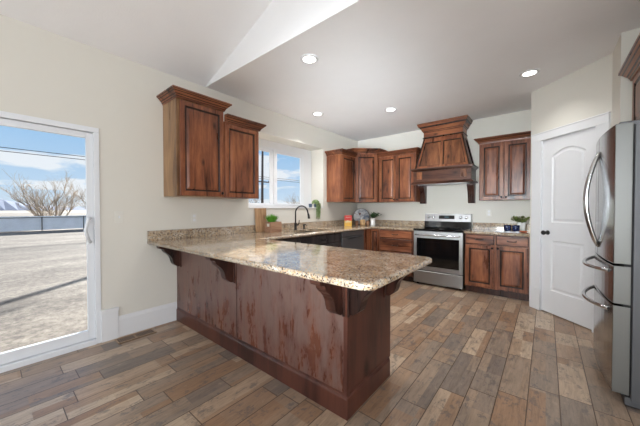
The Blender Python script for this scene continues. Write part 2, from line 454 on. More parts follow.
m.tube([(-.005, .845, 1.17), (.03, .825, 1.15), (.055, .80, 1.06), (.03, .825, .97), (-.005, .845, .95)], .014, 8)
m.build('door_handle', 'vinyl', sp)

# ------------------------------------------------------------------ sink window
Wn = structroot('window_1', (-.30, 1.815, 1.27), 0, 'white sliding window above the sink, set in a deep recess')
m = MB(); a0, a1, zt = -.835, .835, 1.10
m.box(-.03, a0, 0, 0, a0+.12, zt).box(-.03, a1-.22, 0, 0, a1, zt).box(-.03, a0+.12, zt-.11, 0, a1-.22, zt).box(-.03, a0+.12, 0, 0, a1-.22, .04)
m.build('casing', 'white', Wn, bevel=.002)
m = MB(); m.box(-.05, a0+.12, .04, .01, a0+.16, .99).box(-.05, .565, .04, .01, .615, .99).box(-.05, a0+.16, .95, .01, .565, .99).box(-.05, a0+.16, .04, .01, .565, .06)
m.build('window_frame', 'vinyl', Wn, bevel=.003)
def sash(y0, y1, x, sl=.04, sr=.05):
    m = MB(); m.box(x, y0, .055, x+.025, y0+sl, .96).box(x, y1-sr, .055, x+.025, y1, .96).box(x, y0+sl, .055, x+.025, y1-sr, .075).box(x, y0+sl, .915, x+.025, y1-sr, .955)
    o = m.build('sash', 'vinyl', Wn, bevel=.002)
    MB().box(x+.01, y0+sl, .075, x+.014, y1-sr, .915).build('glass_pane', 'glass', o)
    return o
s1 = sash(a0+.155, -.10, -.035, .04, .085)
s2 = sash(-.12, .57, -.008, .065, .055)
MB().box(.017, -.095, .42, .03, -.075, .50).build('latch', 'vinyl', s2)
m = MB().box(-.29, .985, 1.262, .012, 2.648, 1.276); struct(m.build('trim_2', 'white', bevel=.002), 'white window sill ledge above the sink')

# ------------------------------------------------------------------ pantry door
P = structroot('door_2', (px0, py0, 0), -pi/4, 'white two panel arched pantry door in the angled wall')
m = MB()
m.box(.036, -.018, 0, .165, 0, 2.085).box(.77, -.018, 0, .888, 0, 2.085).box(.03, -.022, 2.082, .89, 0, 2.175)
m.box(.155, 0, 0, .165, .10, 2.085).box(.765, 0, 0, .775, .10, 2.085).box(.155, 0, 2.078, .775, .10, 2.088)
m.sweep([(.03, -.0), (.03, -.022), (.89, -.022), (.89, 0)], [(0, 2.165), (.003, 2.17), (.004, 2.18), (.0, 2.182)])
m.build('casing', 'white', P, bevel=.002)
m = MB().box(.028, -.026, 0, .172, 0, .27).box(.768, -.026, 0, .895, 0, .27); m.build('plinth', 'white', P, bevel=.002)
def arch(x0, x1, z0, z1, rise, n=14):
    L = [(x0, z0), (x1, z0)]
    for i in range(n+1):
        t = i/n; L.append((x1+(x0-x1)*t, z1+rise*sin(pi*t)))
    return L
def inset_poly(L, d):
    n = len(L); out = []
    for i in range(n):
        a, b_, c = Vector(L[i-1]), Vector(L[i]), Vector(L[(i+1) % n])
        d1 = (b_-a).normalized(); d2 = (c-b_).normalized()
        n1 = Vector((-d1.y, d1.x)); n2 = Vector((-d2.y, d2.x)); mm = (n1+n2).normalized()
        out.append(tuple(b_+mm*d/max(.35, mm.dot(n1))))
    return out
def door_slab_panels(mb, x0, z0, x1, z1, yf, th, panels):
    """slab with moulded panels sunk into the front face"""
    bmf = mb.b
    edges = []
    def loop(L, y): return [mb.v((a, y, b_)) for a, b_ in L]
    O = loop([(x0, z0), (x1, z0), (x1, z1), (x0, z1)], yf)
    E = [bmf.edges.new((O[i], O[(i+1) % 4])) for i in range(4)]
    for L in panels:
        V = loop(L, yf); E += [bmf.edges.new((V[i], V[(i+1) % len(V)])) for i in range(len(V))]
        prev = V
        for ins, dy in ((.012, .009), (.028, .009), (.045, .002)):
            V2 = loop(inset_poly(L, ins), yf+dy)
            for k in range(len(V)): bmf.faces.new((prev[k], prev[(k+1) % len(V)], V2[(k+1) % len(V)], V2[k]))
            prev = V2
        bmf.faces.new(prev)
    bmesh.ops.triangle_fill(bmf, use_beauty=True, edges=E)
    B = loop([(x0, z0), (x1, z0), (x1, z1), (x0, z1)], yf+th)
    for i in range(4): bmf.faces.new((O[i], O[(i+1) % 4], B[(i+1) % 4], B[i]))
    bmf.faces.new(B)
m = MB(); door_slab_panels(m, .168, .012, .762, 2.075, .004, .035, [arch(.285, .665, 1.09, 1.87, .075), [(.285, .28), (.665, .28), (.665, .875), (.285, .875)]])
dl = m.build('door_leaf', 'white', P)
m = MB(); m.lathe([(.027, 0), (.027, -.006), (.012, -.01), (.010, -.035), (.022, -.045), (.028, -.06), (.022, -.072), (.004, -.076)], (.246, .004, .965), 18, 'y'); m.build('door_knob', 'black', dl)

# ------------------------------------------------------------------ cabinetry
def raised(mb, x0, z0, x1, z1, yf, th=.02, st=.055, rise=True):
    """raised-panel front facing -y; material 0 wood, 1 glazed groove"""
    def L(i, y): return [(x0+i, y, z0+i), (x1-i, y, z0+i), (x1-i, y, z1-i), (x0+i, y, z1-i)]
    y = yf-th
    if rise:
        mb.rings([L(0, yf), L(0, y+.004), L(.004, y), L(st-.006, y), L(st-.002, y+.006), L(st+.004, y+.011), L(st+.012, y+.011), L(st+.034, y+.003), L(st+.037, y+.002)],
                 [0, 0, 0, 1, 1, 1, 0, 0, 0])
    else:
        mb.rings([L(0, yf), L(0, y+.006), L(.008, y), L(st*.45, y), L(st*.45+.004, y+.003)], [0, 1, 0, 0, 0])
def knob(parent, x, z, yf):
    MB().lathe([(.006, 0), (.006, -.012), (.014, -.018), (.016, -.024), (.010, -.029), (.002, -.030)], (x, yf, z), 12, 'y').build('knob', 'knob', parent)
def pull(parent, x, z, yf, w_=.1):
    MB().tube([(x-w_/2, yf, z), (x-w_/2, yf-.022, z-.002), (x-w_/4, yf-.028, z-.006), (x+w_/4, yf-.028, z-.006), (x+w_/2, yf-.022, z-.002), (x+w_/2, yf, z)], .006, 8).build('handle', 'knob', parent)
def door(parent, x0, z0, x1, z1, yf=0, kn=None, st=.055, mats=('wood', 'glaze')):
    m = MB(); raised(m, x0, z0, x1, z1, yf, st=st); o = m.build('door', mats, parent)
    if kn: knob(o, kn[0], kn[1], yf-.02)
    return o
def drawer(parent, x0, z0, x1, z1, yf=0, pl=True, mats=('wood_h', 'glaze')):
    m = MB(); raised(m, x0, z0, x1, z1, yf, rise=False); o = m.build('drawer', mats, parent)
    if pl: pull(o, (x0+x1)/2, (z0+z1)/2, yf-.02)
    return o
CROWN = [(-.004, 0), (.006, 0), (.008, .012), (.014, .018), (.018, .030), (.026, .036), (.040, .052), (.046, .058), (.056, .066), (.062, .070), (.062, .085), (-.004, .085)]
CMI = [0, 0, 1, 0, 1, 0, 1, 0, 1, 0, 0, 0]
def crown(parent, path, z, hs=1., os=1.):
    m = MB(); m.sweep(path, [(o*os, z+h*hs) for o, h in CROWN], CMI); return m.build('crown_moulding', ('wood_h', 'glaze'), parent)
def wallcab(name, label, loc, rz, w_, d, z0, z1, doors, cr, kn=None, side='wood', group='stained wall cabinets', knobs=True):
    """local: x along the width, front face at y=0 facing -y, depth to +y"""
    t = thing(name, label, 'cabinet', (loc[0], loc[1], z0), rz, group)
    h = z1-z0
    m = MB().box(0, 0, 0, w_, d, h, 0); m.build('body', side, t, bevel=.002)
    n = len(doors)
    for i, (a, b_, kx) in enumerate(doors):
        door(t, a, .008, b_, h-.02, 0, (kx, .045) if (kx is not None) else None)
    if cr: crown(t, cr, h-.012)
    return t
rl = pi/2
wallcab('wall_cabinet', 'tall dark wood wall cabinet left of the window, the taller of the pair', (.33, -.125), rl, .525, .328, 1.385, 2.385,
        [(.03, .515, .485)], [(0, .328), (0, -.02), (.525, -.02), (.525, .328)], side='wood_lit')
wallcab('wall_cabinet', 'shorter dark wood wall cabinet between the taller one and the window', (.33, .402), rl, .50, .328, 1.385, 2.265,
        [(.01, .47, None)], [(0, -.02), (.50, -.02), (.50, .328)])
wallcab('wall_cabinet', 'narrow single door wall cabinet on the window wall beside the corner cabinet', (.33, 2.745), rl, .47, .328, 1.38, 2.255,
        [(.02, .46, None)], [(0, .328), (0, -.02), (.47, -.02)])
# corner cabinet
t = thing('wall_cabinet', 'taller angled corner wall cabinet with one door facing the room', 'cabinet', (.02, YB-.02, 1.38), 0, 'stained wall cabinets')
m = MB(); m.prism([(-.018, .018), (-.018, -.612), (.31, -.612), (.64, -.31), (.64, .018)], 0, .97, 'z'); m.build('body', 'wood', t)
sub = bpy.data.objects.new('corner_front', None); 
ang = math.atan2(.302, .33); cl_ = math.hypot(.302, .33)
m = MB(); m.T = Matrix.Translation((.31, -.612, 0)) @ Matrix.Rotation(ang, 4, 'Z')
raised(m, .02, .008, cl_-.02, .93, 0); o = m.build('door', ('wood', 'glaze'), t)
bpy.data.objects.remove(sub)
crown(t, [(-.018, -.612), (.31, -.622), (.65, -.31), (.65, .018)], .955)
wallcab('wall_cabinet', 'two door wall cabinet on the range wall, left of the hood', (.685, 3.52), 0, .73, .33, 1.38, 2.255,
        [(.03, .36, .335), (.37, .70, .395)], [(0, -.02), (.73, -.02), (.73, .33)])
wallcab('wall_cabinet', 'two door wall cabinet on the range wall, between hood and pantry', (2.405, 3.52), 0, .648, .33, 1.38, 2.255,
        [(.015, .318, .295), (.328, .64, .352)], [(0, .33), (0, -.02), (.648, -.02)])
# above-fridge cabinet
t = thing('wall_cabinet', 'deep wood cabinet mounted above the refrigerator', 'cabinet', (3.765, 2.03, 1.88), -pi/2, 'stained wall cabinets')
MB().box(0, 0, 0, .86, .65, .44).build('body', 'wood_lit', t, bevel=.002)
door(t, .03, .015, .425, .42); door(t, .435, .015, .83, .42)
crown(t, [(0, .3), (0, -.02), (.86, -.02), (.86, .3)], .42, 1.25, 1.1)

# base cabinets: range wall
def basecab(name, label, loc, rz, w_, d, fronts, bodymat='wood', kick=True, group='stained base cabinets'):
    t = thing(name, label, 'cabinet', (loc[0], loc[1], 0), rz, group)
    MB().box(0, 0, .10, w_, d, .882).build('body', bodymat, t, bevel=.0015)
    MB().box(0.002, .06, 0, w_-.002, d, .099).build('toe_kick', 'wood_dark', t)
    return t
YC = 3.235
t = basecab('base_cabinet', 'base cabinet with two drawers over two doors, between range and pantry', (2.272, YC), 0, .778, .61, None)
for x0, x1 in ((.012, .378), (.40, .766)): drawer(t, x0, .735, x1, .872)
door(t, .012, .115, .378, .72, kn=(.355, .69)); door(t, .40, .115, .766, .72, kn=(.423, .69))
t = basecab('base_cabinet', 'drawer base cabinet left of the range with horizontal drawer fronts', (.87, 3.205), 0, .622, .64, None)
for z0, z1 in ((.735, .872), (.50, .72), (.115, .485)): drawer(t, .01, z0, .612, z1)
t = basecab('base_cabinet', 'narrow one door base cabinet in the corner beside the dishwasher', (.692, 3.205), 0, .177, .64, None)
door(t, .008, .115, .169, .872, st=.04)
MB().box(-.015, -.27, .10, -.002, -.001, .882).build('filler_panel', 'wood', t)
# window wall run (faces +x)
XL = .69
t = basecab('base_cabinet', 'sink base cabinet under the window, shade painted into its alder', (XL, 1.30), rl, .92, .685, None, 'wood_shade')
o = t.children[0]; bpy.data.objects.remove(o)
MB().box(0, 0, .10, .018, .685, .882).box(.902, 0, .10, .92, .685, .882).box(.018, 0, .10, .902, .685, .118).box(.018, .667, .118, .902, .685, .882).box(.018, 0, .118, .902, .018, .882).build('body', 'wood_shade', t)
drawer(t, .01, .735, .91, .872, mats=('wood_shade', 'glaze'), pl=True)
door(t, .01, .115, .455, .72, mats=('wood_shade', 'glaze'), kn=(.43, .69)); door(t, .465, .115, .91, .72, mats=('wood_shade', 'glaze'), kn=(.49, .69))
t = basecab('base_cabinet', 'corner base cabinet between the sink base and the peninsula, shade painted into its alder', (XL, .62), rl, .678, .685, None, 'wood_shade')
drawer(t, .01, .735, .668, .872, mats=('wood_shade', 'glaze')); door(t, .01, .115, .668, .72, mats=('wood_shade', 'glaze'), kn=(.64, .69))
# dishwasher
t = thing('dishwasher', 'dark stainless dishwasher in the window wall cabinets', 'dishwasher', (XL, 2.235, 0), rl)
MB().box(.005, .02, .10, .70, .60, .875).build('body', 'black', t)
m = MB().box(.012, -.018, .115, .60+.09, .018, .79, bev=.004).build('door_panel', 'steel_dark', t)
m = MB().box(.012, -.018, .80, .69, .018, .872, bev=.004).build('control_panel', 'steel_dark', t)
MB().tube([(.16, -.018, .765), (.16, -.045, .765), (.54, -.045, .765), (.54, -.018, .765)], .008, 8).build('handle', 'black', t)
MB().box(.01, .05, 0, .69, .08, .095).build('toe_kick', 'black', t)

# ------------------------------------------------------------------ peninsula
t = thing('peninsula_cabinet', 'long dark red-brown peninsula base with corbels, worn stained back panels with painted-in glare', 'cabinet', (0, 0, 0))
m = MB().box(.02, .018, .012, 2.30, .60, .882).build('body', 'endpanel', t)
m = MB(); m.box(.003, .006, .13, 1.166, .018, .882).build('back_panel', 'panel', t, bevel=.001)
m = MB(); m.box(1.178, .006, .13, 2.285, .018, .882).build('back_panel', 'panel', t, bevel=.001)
MB().box(1.160, .012, .13, 1.182, .019, .882).build('seam', 'glaze', t)
m = MB(); m.box(2.285, .004, .13, 2.313, .032, .882).build('corner_post', 'endpanel', t, bevel=.002)
MB().box(2.30, .032, .13, 2.308, .595, .882).build('end_panel', 'endpanel', t)
m = MB(); m.sweep([(.003, .006), (2.308, .006), (2.308, .564)], [(0, 0), (.014, 0), (.014, .118), (.010, .128), (.004, .134), (.002, .145), (0, .145)])
m.build('base_trim', 'endpanel', t)
for i in range(4):
    door(t, .75+i*.385, .115, .75+i*.385+.37, .72, 0).parent = t
# turn those fronts to the kitchen side
for o in [c for c in t.children if c.name.startswith('door')]:
    o.matrix_local = Matrix.Translation((3.03, .60, 0)) @ Matrix.Rotation(pi, 4, 'Z')
OG = [(0, .882), (0, .622), (.028, .622), (.05, .635), (.072, .655), (.082, .68), (.09, .715), (.105, .742), (.125, .765), (.15, .785), (.165, .80), (.172, .822), (.188, .83), (.212, .834), (.22, .848), (.22, .882)]
def corbel(x, y, rz, w_=.075):
    m = MB(); m.T = Matrix.Translation((x, y, 0)) @ Matrix.Rotation(rz, 4, 'Z')
    m.prism([(-a, b_) for a, b_ in OG], -w_/2, w_/2, 'x')       # projects to local -y
    for s_ in (-1, 1):
        m.box(s_*(w_/2), -.012, .61, s_*(w_/2+.016), 0, .882)
    return m.build('corbel', 'wood_dark', t, bevel=.003)
for x in (.07, 1.10, 2.245): corbel(x, .006, 0)
for y in (.055, .53): corbel(2.312, y, pi/2)
m = MB().box(2.308, .27, .70, 2.314, .34, .82); 
o = m.build('outlet_plate', 'plate', t, bevel=.001)

# ------------------------------------------------------------------ counters
def rounded(poly, radii, n=6):
    out = []
    L = len(poly)
    for i, p in enumerate(poly):
        r = radii.get(i, 0)
        if not r: out.append(p); continue
        a = Vector(poly[i-1]); b_ = Vector(p); c = Vector(poly[(i+1) % L])
        d1 = (a-b_).normalized(); d2 = (c-b_).normalized(); ct = b_+(d1+d2)*r
        s0 = b_+d1*r-ct; s1_ = b_+d2*r-ct
        for k in range(n+1):
            tt = k/n; vv = (s0*cos(tt*pi/2)+s1_*sin(tt*pi/2)); out.append(tuple(ct+vv))
    return out
def slab(outline, holes, z1, th):
    m = MB(); E = []
    lv = [(.014, z1), (.004, z1-.003), (0, z1-.011), (0, z1-th+.010), (.003, z1-th+.003), (.010, z1-th)]
    prev = None; n = len(outline)
    R_ = []
    for ins, z in lv:
        R_.append([m.v((a, b_, z)) for a, b_ in inset_poly(outline, ins)])
    for A, B in zip(R_, R_[1:]):
        for k in range(n):
            f = m.b.faces.new((A[k], A[(k+1) % n], B[(k+1) % n], B[k])); f.smooth = True
    for ring, z in ((R_[0], z1), (R_[-1], z1-th)):
        E = [m.b.edges.get((ring[k], ring[(k+1) % n])) or m.b.edges.new((ring[k], ring[(k+1) % n])) for k in range(n)]
        hs = []
        for hl in holes:
            V = [m.v((a, b_, z)) for a, b_ in hl]; hs.append(V)
            E += [m.b.edges.new((V[k], V[(k+1) % len(V)])) for k in range(len(V))]
        r_ = bmesh.ops.triangle_fill(m.b, use_beauty=True, edges=E)
        if z == z1: top = hs
        else:
            for A, B in zip(top, hs):
                for k in range(len(A)): m.b.faces.new((A[k], A[(k+1) % len(A)], B[(k+1) % len(A)], B[k]))
    return m
ZC = .92; ZT = .9215; CE = .735
OUT = rounded([(0.001, -.289), (2.627, -.289), (2.627, .605), (CE, .605), (CE, 3.18), (1.497, 3.18), (1.497, YB-.001), (.001, YB-.001)], {1: .07, 2: .06, 3: .02})
HOLE = rounded([(.20, 1.40), (.60, 1.40), (.60, 2.12), (.20, 2.12)], {0: .06, 1: .06, 2: .06, 3: .06}, 4)
t = thing('countertop', 'speckled golden granite countertop wrapping from peninsula along the window wall to the range', 'countertop', (0, 0, 0))
m = slab(OUT, [HOLE], ZC, .036); m.build('slab', 'granite', t)
m = MB(); m.box(.001, -.289, ZC, .021, YB-.001, 1.022, bev=.002); m.box(.021, YB-.021, ZC, 1.497, YB-.001, 1.022, bev=.002); m.build('backsplash', 'granite', t)
t = thing('countertop', 'short granite countertop between the range and the pantry', 'countertop', (2.27, 3.18, 0))
m = slab([(0, 0), (.783, 0), (.783, .669), (0, .669)], [], ZC, .036); m.build('slab', 'granite', t)
m = MB(); m.box(0, .649, ZC, .783, .669, 1.022, bev=.002); m.box(.763, .02, ZC, .783, .649, 1.022, bev=.002); m.build('backsplash', 'granite', t)
# sink
m = MB()
def rr(ins, z): return [(a, b_, z) for a, b_ in inset_poly(HOLE, ins)]
m.rings([rr(-.004, .879), rr(-.004, .8835), rr(.004, .8835), rr(.006, .87), rr(.015, .72), rr(.05, .70)], None)
o = m.build('kitchen_sink', 'black', smooth=False); tag(o, 'dark undermount sink basin set in the window wall counter', 'sink')
m = MB().lathe([(.004, .702), (.04, .702), (.042, .7015)], (.4, 1.76, 0), 16).build('drain', 'chrome', o)
# faucet
t = thing('kitchen_faucet', 'tall black gooseneck pull-down faucet behind the sink', 'faucet', (.12, 1.79, ZT))
MB().lathe([(.028, 0), (.028, .006), (.022, .012), (.021, .10), (.017, .11)], (0, 0, 0), 18).build('base', 'black', t)
pts = [(0, 0, .10), (0, 0, .27)]; hd = Vector((.87, .5, 0)).normalized()
for i in range(1, 13):
    a = pi*i/13*1.0; pts.append(tuple(hd*(.10*(1-cos(a)))+Vector((0, 0, .27+.105*sin(a)))))
pts.append(tuple(hd*.205+Vector((0, 0, .255))))
MB().tube(pts, .0115, 12).build('spout', 'black', t)
MB().tube([tuple(hd*.205+Vector((0, 0, .258))), tuple(hd*.212+Vector((0, 0, .235))), tuple(hd*.22+Vector((0, 0, .175)))], [.014, .017, .019], 12).build('spray_head', 'black', t)
MB().tube([(0, .015, .07), (.01, .05, .075), (.015, .062, .10), (.018, .068, .15)], [.012, .011, .007, .006], 10).build('lever', 'black', t)
t = thing('soap_dispenser', 'small black soap dispenser right of the faucet', 'dispenser', (.10, 2.01, ZT))
MB().lathe([(.02, 0), (.02, .006), (.012, .012), (.012, .05), (.016, .055), (.016, .07), (.006, .075)], (0, 0, 0), 14).build('body', 'black', t)
MB().tube([(0, 0, .066), (.05, 0, .066), (.055, 0, .058)], .006, 8).build('nozzle', 'black', t)

# ------------------------------------------------------------------ range hood
t = thing('range_hood', 'large stained wood range hood with tapered panels and stepped crown', 'hood', (1.85, YB, 1.345))
B = 1.345
def hz(z): return z-B
# tapered body
def taper(mb, xb, yb, zb, xt, yt, zt, mi=0):
    Pb = [(-xb, -yb, hz(zb)), (xb, -yb, hz(zb)), (xb, -.001, hz(zb)), (-xb, -.001, hz(zb))]
    Pt = [(-xt, -yt, hz(zt)), (xt, -yt, hz(zt)), (xt, -.001, hz(zt)), (-xt, -.001, hz(zt))]
    mb.face(Pb[::-1], mi); mb.face(Pt, mi)
    for i in range(4): mb.face([Pb[i], Pb[(i+1) % 4], Pt[(i+1) % 4], Pt[i]], mi)
zb, zt = 1.95, 2.475; xb, yb, xt, yt = .44, .37, .315, .285
m = MB(); taper(m, xb-.024, yb-.024, zb, xt-.024, yt-.024, zt); m.build('body', 'wood_hood', t)
def lerp(u, side='front'):
    pass
def pf(s_, h):   # point on the front face: s_ in -1..1, h in 0..1
    x = (xb+(xt-xb)*h)*s_; y = -(yb+(yt-yb)*h); return Vector((x, y, hz(zb+(zt-zb)*h)))
def psd(s_, h, sg):
    x = (xb+(xt-xb)*h)*sg; y = -(yb+(yt-yb)*h)*s_; return Vector((x, y-.001, hz(zb+(zt-zb)*h)))
def strip(mb, A, B_, C_, D_, n, th=.026):
    P4 = [A, B_, C_, D_]; Q = [p+n*0 for p in P4]; Bk = [p-n*th for p in P4]
    mb.face([tuple(p) for p in Q]); mb.face([tuple(p) for p in Bk][::-1])
    for i in range(4): mb.face([tuple(Q[i]), tuple(Bk[i]), tuple(Bk[(i+1) % 4]), tuple(Q[(i+1) % 4])], 1)
m = MB(); nf = Vector((0, -1, .16)).normalized()
for s0, s1_, h0, h1 in ((-1, -.86, 0, 1), (.86, 1, 0, 1), (-.055, .055, 0, 1), (-.86, -.055, 0, .08), (.055, .86, 0, .08), (-.86, -.055, .87, 1), (.055, .86, .87, 1)):
    strip(m, pf(s0, h0), pf(s1_, h0), pf(s1_, h1), pf(s0, h1), nf)
for sg in (-1, 1):
    nn = Vector((sg, 0, .2)).normalized()
    for s0, s1_, h0, h1 in ((0, .14, 0, 1), (.84, 1, 0, 1), (.14, .84, 0, .08), (.14, .84, .87, 1)):
        strip(m, psd(s0, h0, sg), psd(s1_, h0, sg), psd(s1_, h1, sg), psd(s0, h1, sg), nn)
m.build('stile_frame', ('wood', 'glaze'), t)
m = MB()
for a_, b__ in ((-.86, -.055), (.055, .86)):
    for s0, s1_, h0, h1 in ((a_, a_+.03, .08, .87), (b__-.03, b__, .08, .87), (a_, b__, .08, .10), (a_, b__, .85, .87)):
        n3 = nf*-.021; strip(m, pf(s0, h0)+n3, pf(s1_, h0)+n3, pf(s1_, h1)+n3, pf(s0, h1)+n3, nf, .006)
m.build('panel_groove', ('glaze', 'glaze'), t)
# crown stack
m = MB()
pth = [(-.30, 0), (-.30, -.275), (.30, -.275), (.30, 0)]
m.sweep(pth, [(-.05, hz(2.475)), (.022, hz(2.475)), (.028, hz(2.49)), (.012, hz(2.502)), (.012, hz(2.58)), (.02, hz(2.585)), (.022, hz(2.60)), (.034, hz(2.605)), (.045, hz(2.63)), (.065, hz(2.655)),
              (.068, hz(2.67)), (.084, hz(2.675)), (.09, hz(2.70)), (.098, hz(2.704)), (.10, hz(2.73)), (-.05, hz(2.73))], [0, 1, 1, 0, 1, 0, 1, 0, 0, 1, 1, 0, 1, 0, 0, 0])
m.box(-.30, -.275, hz(2.47), .30, -.001, hz(2.72))
m.build('crown_moulding', ('wood_h', 'glaze'), t)
# mantel
m = MB(); m.box(-.455, -.385, hz(1.705), .455, -.001, hz(1.91)); m.build('mantel', 'wood_mant', t)
m = MB(); m.sweep([(-.455, 0), (-.455, -.385), (.455, -.385), (.455, 0)], [(-.03, hz(1.90)), (.012, hz(1.90)), (.018, hz(1.912)), (.034, hz(1.922)), (.036, hz(1.942)), (.02, hz(1.952)), (-.03, hz(1.952))])
m.sweep([(-.455, 0), (-.455, -.385), (.455, -.385), (.455, 0)], [(-.03, hz(1.675)), (.03, hz(1.675)), (.034, hz(1.69)), (.02, hz(1.705)), (.008, hz(1.718)), (-.03, hz(1.718))])
m.build('shelf_moulding', 'wood_mant', t)
for sx in (-1, 1):
    m = MB(); x = sx*.35
    m.box(x-.045, -.405, hz(1.76), x+.045, -.384, hz(1.885))
    for k in (-1, 0, 1): m.box(x+k*.026-.008, -.411, hz(1.765), x+k*.026+.008, -.404, hz(1.88))
    m.build('fluted_block', 'wood_hood', t, bevel=.002)
    m = MB(); x = sx*.40
    m.prism([(-.001, hz(1.68)), (-.17, hz(1.68)), (-.17, hz(1.64)), (-.145, hz(1.60)), (-.11, hz(1.53)), (-.085, hz(1.44)), (-.075, hz(1.36)), (-.06, hz(1.345)), (-.001, hz(1.345))], x-.05, x+.05, 'x')
    for k in (-1, 0, 1): m.prism([(-.10, hz(1.54)), (-.13, hz(1.58)), (-.118, hz(1.53)), (-.094, hz(1.44)), (-.083, hz(1.37)), (-.07, hz(1.37))], x+k*.028-.007, x+k*.028+.007, 'x')
    m.build('corbel', 'wood_dark', t, bevel=.002)
MB().box(-.40, -.35, hz(1.668), .40, -.06, hz(1.676)).build('vent_insert', 'steel', t)

# ------------------------------------------------------------------ range
t = thing('kitchen_range', 'stainless steel electric range with black glass oven door', 'range', (1.503, 3.19, 0))
wv = .755
MB().box(0, .03, .03, wv, .655, .90).build('body', 'black', t)
m = MB(); m.box(-.002, -.005, .90, wv+.002, .60, .925, bev=.004); m.build('cooktop', 'cooktop', t)
for cx_, cy_, r_ in ((.2, .15, .1), (.55, .15, .11), (.2, .42, .08), (.55, .42, .09)):
    MB().lathe([(r_-.004, .9253), (r_, .9253)], (cx_, cy_, 0), 28).build('burner_ring', 'greybody', t)
m = MB(); m.prism([(.54, .925), (.56, 1.16), (.60, 1.165), (.655, 1.165), (.655, .925)], 0, wv, 'x')
bk = m.build('back_panel', 'steel', t, bevel=.004)
m = MB(); m.prism([(.5385, .925), (.548, 1.03), (.56, 1.03), (.56, .925)], -.001, wv+.001, 'x'); m.build('lower_strip', 'cooktop', bk)
m = MB(); m.prism([(.548, 1.075), (.553, 1.135), (.56, 1.135), (.56, 1.075)], .245, .50, 'x'); dsp = m.build('display', 'ovenglass', bk)
MB().prism([(.5465, 1.095), (.5485, 1.117), (.553, 1.117), (.553, 1.095)], .34, .41, 'x').build('clock_window', emit('display_glow', srgb(120, 150, 165), .35), dsp)
for kx in (.07, .155, .60, .685):
    m = MB(); m.T = Matrix.Translation((kx, .552, 1.10)) @ Matrix.Rotation(R(-5), 4, 'X')
    m.lathe([(.028, .002), (.028, -.004), (.022, -.008), (.020, -.026), (.016, -.03), (.002, -.03)], (0, 0, 0), 20, 'y'); m.build('knob', 'chrome', bk)
m = MB(); m.box(.004, 0, .245, wv-.004, .035, .885, bev=.004)
dr = m.build('oven_door', 'steel', t)
m = MB(); m.box(.055, -.003, .315, wv-.055, .004, .775, bev=.002); m.build('oven_window', 'ovenglass', dr)
m = MB(); m.tube([(.05, 0, .83), (.05, -.045, .83), (.06, -.05, .83), (wv-.06, -.05, .83), (wv-.05, -.045, .83), (wv-.05, 0, .83)], .013, 10); m.build('handle', 'chrome', dr)
m = MB(); m.box(.004, .002, .035, wv-.004, .035, .232, bev=.004); m.build('storage_drawer', 'steel', t)
for x in (.05, wv-.05):
    for y in (.08, .6): MB().lathe([(.018, 0), (.018, .03)], (x, y, 0), 10).build('foot', 'black', t)

# ------------------------------------------------------------------ refrigerator (faces -x)
t = thing('refrigerator', 'stainless french door refrigerator with two lower drawers', 'refrigerator', (3.55, 2.065, 0), -pi/2)
FW = .86
MB().box(.005, .085, .04, FW-.005, .76, 1.775).build('body', 'greybody', t, bevel=.004)
def bowed(x0, x1, z0, z1, n=10):
    L = []
    for i in range(n+1):
        x = x0+(x1-x0)*i/n; L.append((x, -.028*(1-((x-FW/2)/(FW/2))**2)))
    return L+[(x1, .078), (x0, .078)]
def m(x0, x1, z0, z1, name):
    o = MB().prism(bowed(x0, x1, z0, z1), z0, z1, 'z').build(name, ('steel_v', 'steel_side'), t, bevel=.005)
    for f in o.data.polygons:
        if abs(f.normal.x) > .9: f.material_index = 1
    return o
dA = m(0, FW/2-.003, .90, 1.79, 'door'); dB = m(FW/2+.003, FW, .90, 1.79, 'door')
dC = m(0, FW, .645, .888, 'drawer'); dD = m(0, FW, .075, .633, 'drawer')
MB().box(.02, .05, .06, FW-.02, .088, 1.78).build('gasket', 'rubber', t)
MB().box(.01, .06, .01, FW-.01, .70, .06).build('base_grille', 'greybody', t)
for x in (.03, FW-.10): MB().box(x, .02, 1.775, x+.07, .16, 1.805, bev=.004).build('hinge_cover', 'greybody', t)
for o, xc, sg in ((dA, FW/2-.035, -1), (dB, FW/2+.035, 1)):
    P_ = []
    for i in range(15):
        a = i/14; zz = .96+a*.72; e = sin(pi*a)
        P_.append((xc+sg*.012*e, -.030-.068*e, zz))
    MB().tube([(xc, -.024, .965)]+P_[1:-1]+[(xc, -.024, 1.675)], .0125, 10).build('handle', 'chrome', o)
for o, zc in ((dC, .84), (dD, .585)):
    P_ = []
    for i in range(15):
        a = i/14; x = .09+a*(FW-.18); e = sin(pi*a)
        y0_ = -.028*(1-((x-FW/2)/(FW/2))**2)
        P_.append((x, y0_+.006-.078*e**.8, zc-.012*e))
    MB().tube(P_, .0135, 10).build('handle', 'chrome', o)

# ------------------------------------------------------------------ ceiling lights
def can(loc, label, e=1.):
    t = thing('recessed_light', label, 'ceiling light', (loc[0], loc[1], H-.001), 0, 'recessed ceiling lights')
    MB().lathe([(.062, 0), (.062, -.004), (.066, -.007), (.088, -.006), (.094, -.001), (.094, 0)], (0, 0, 0), 28).build('trim_ring', 'white', t)
    MB().lathe([(.001, -.003), (.062, -.003), (.062, -.0045), (.001, -.005)], (0, 0, 0), 28).build('lens', 'led', t)
    l = light('recessed_light_lamp', 'AREA', (0, 0, -.02), 4.5*CAN*e, (.98, .97, .95), None, .12, spread=R(115)); l.data.shape = 'DISK'; l.parent = t
    return t
can((1.393, .702), 'round recessed ceiling light nearest the vaulted ceiling edge')
can((.449, 1.95), 'round recessed ceiling light over the sink, nearest the window', 1.5)
can((1.408, 2.508), 'round recessed ceiling light just in front of the range hood')
can((3.06, 2.447), 'round recessed ceiling light close to the pantry wall', .4)

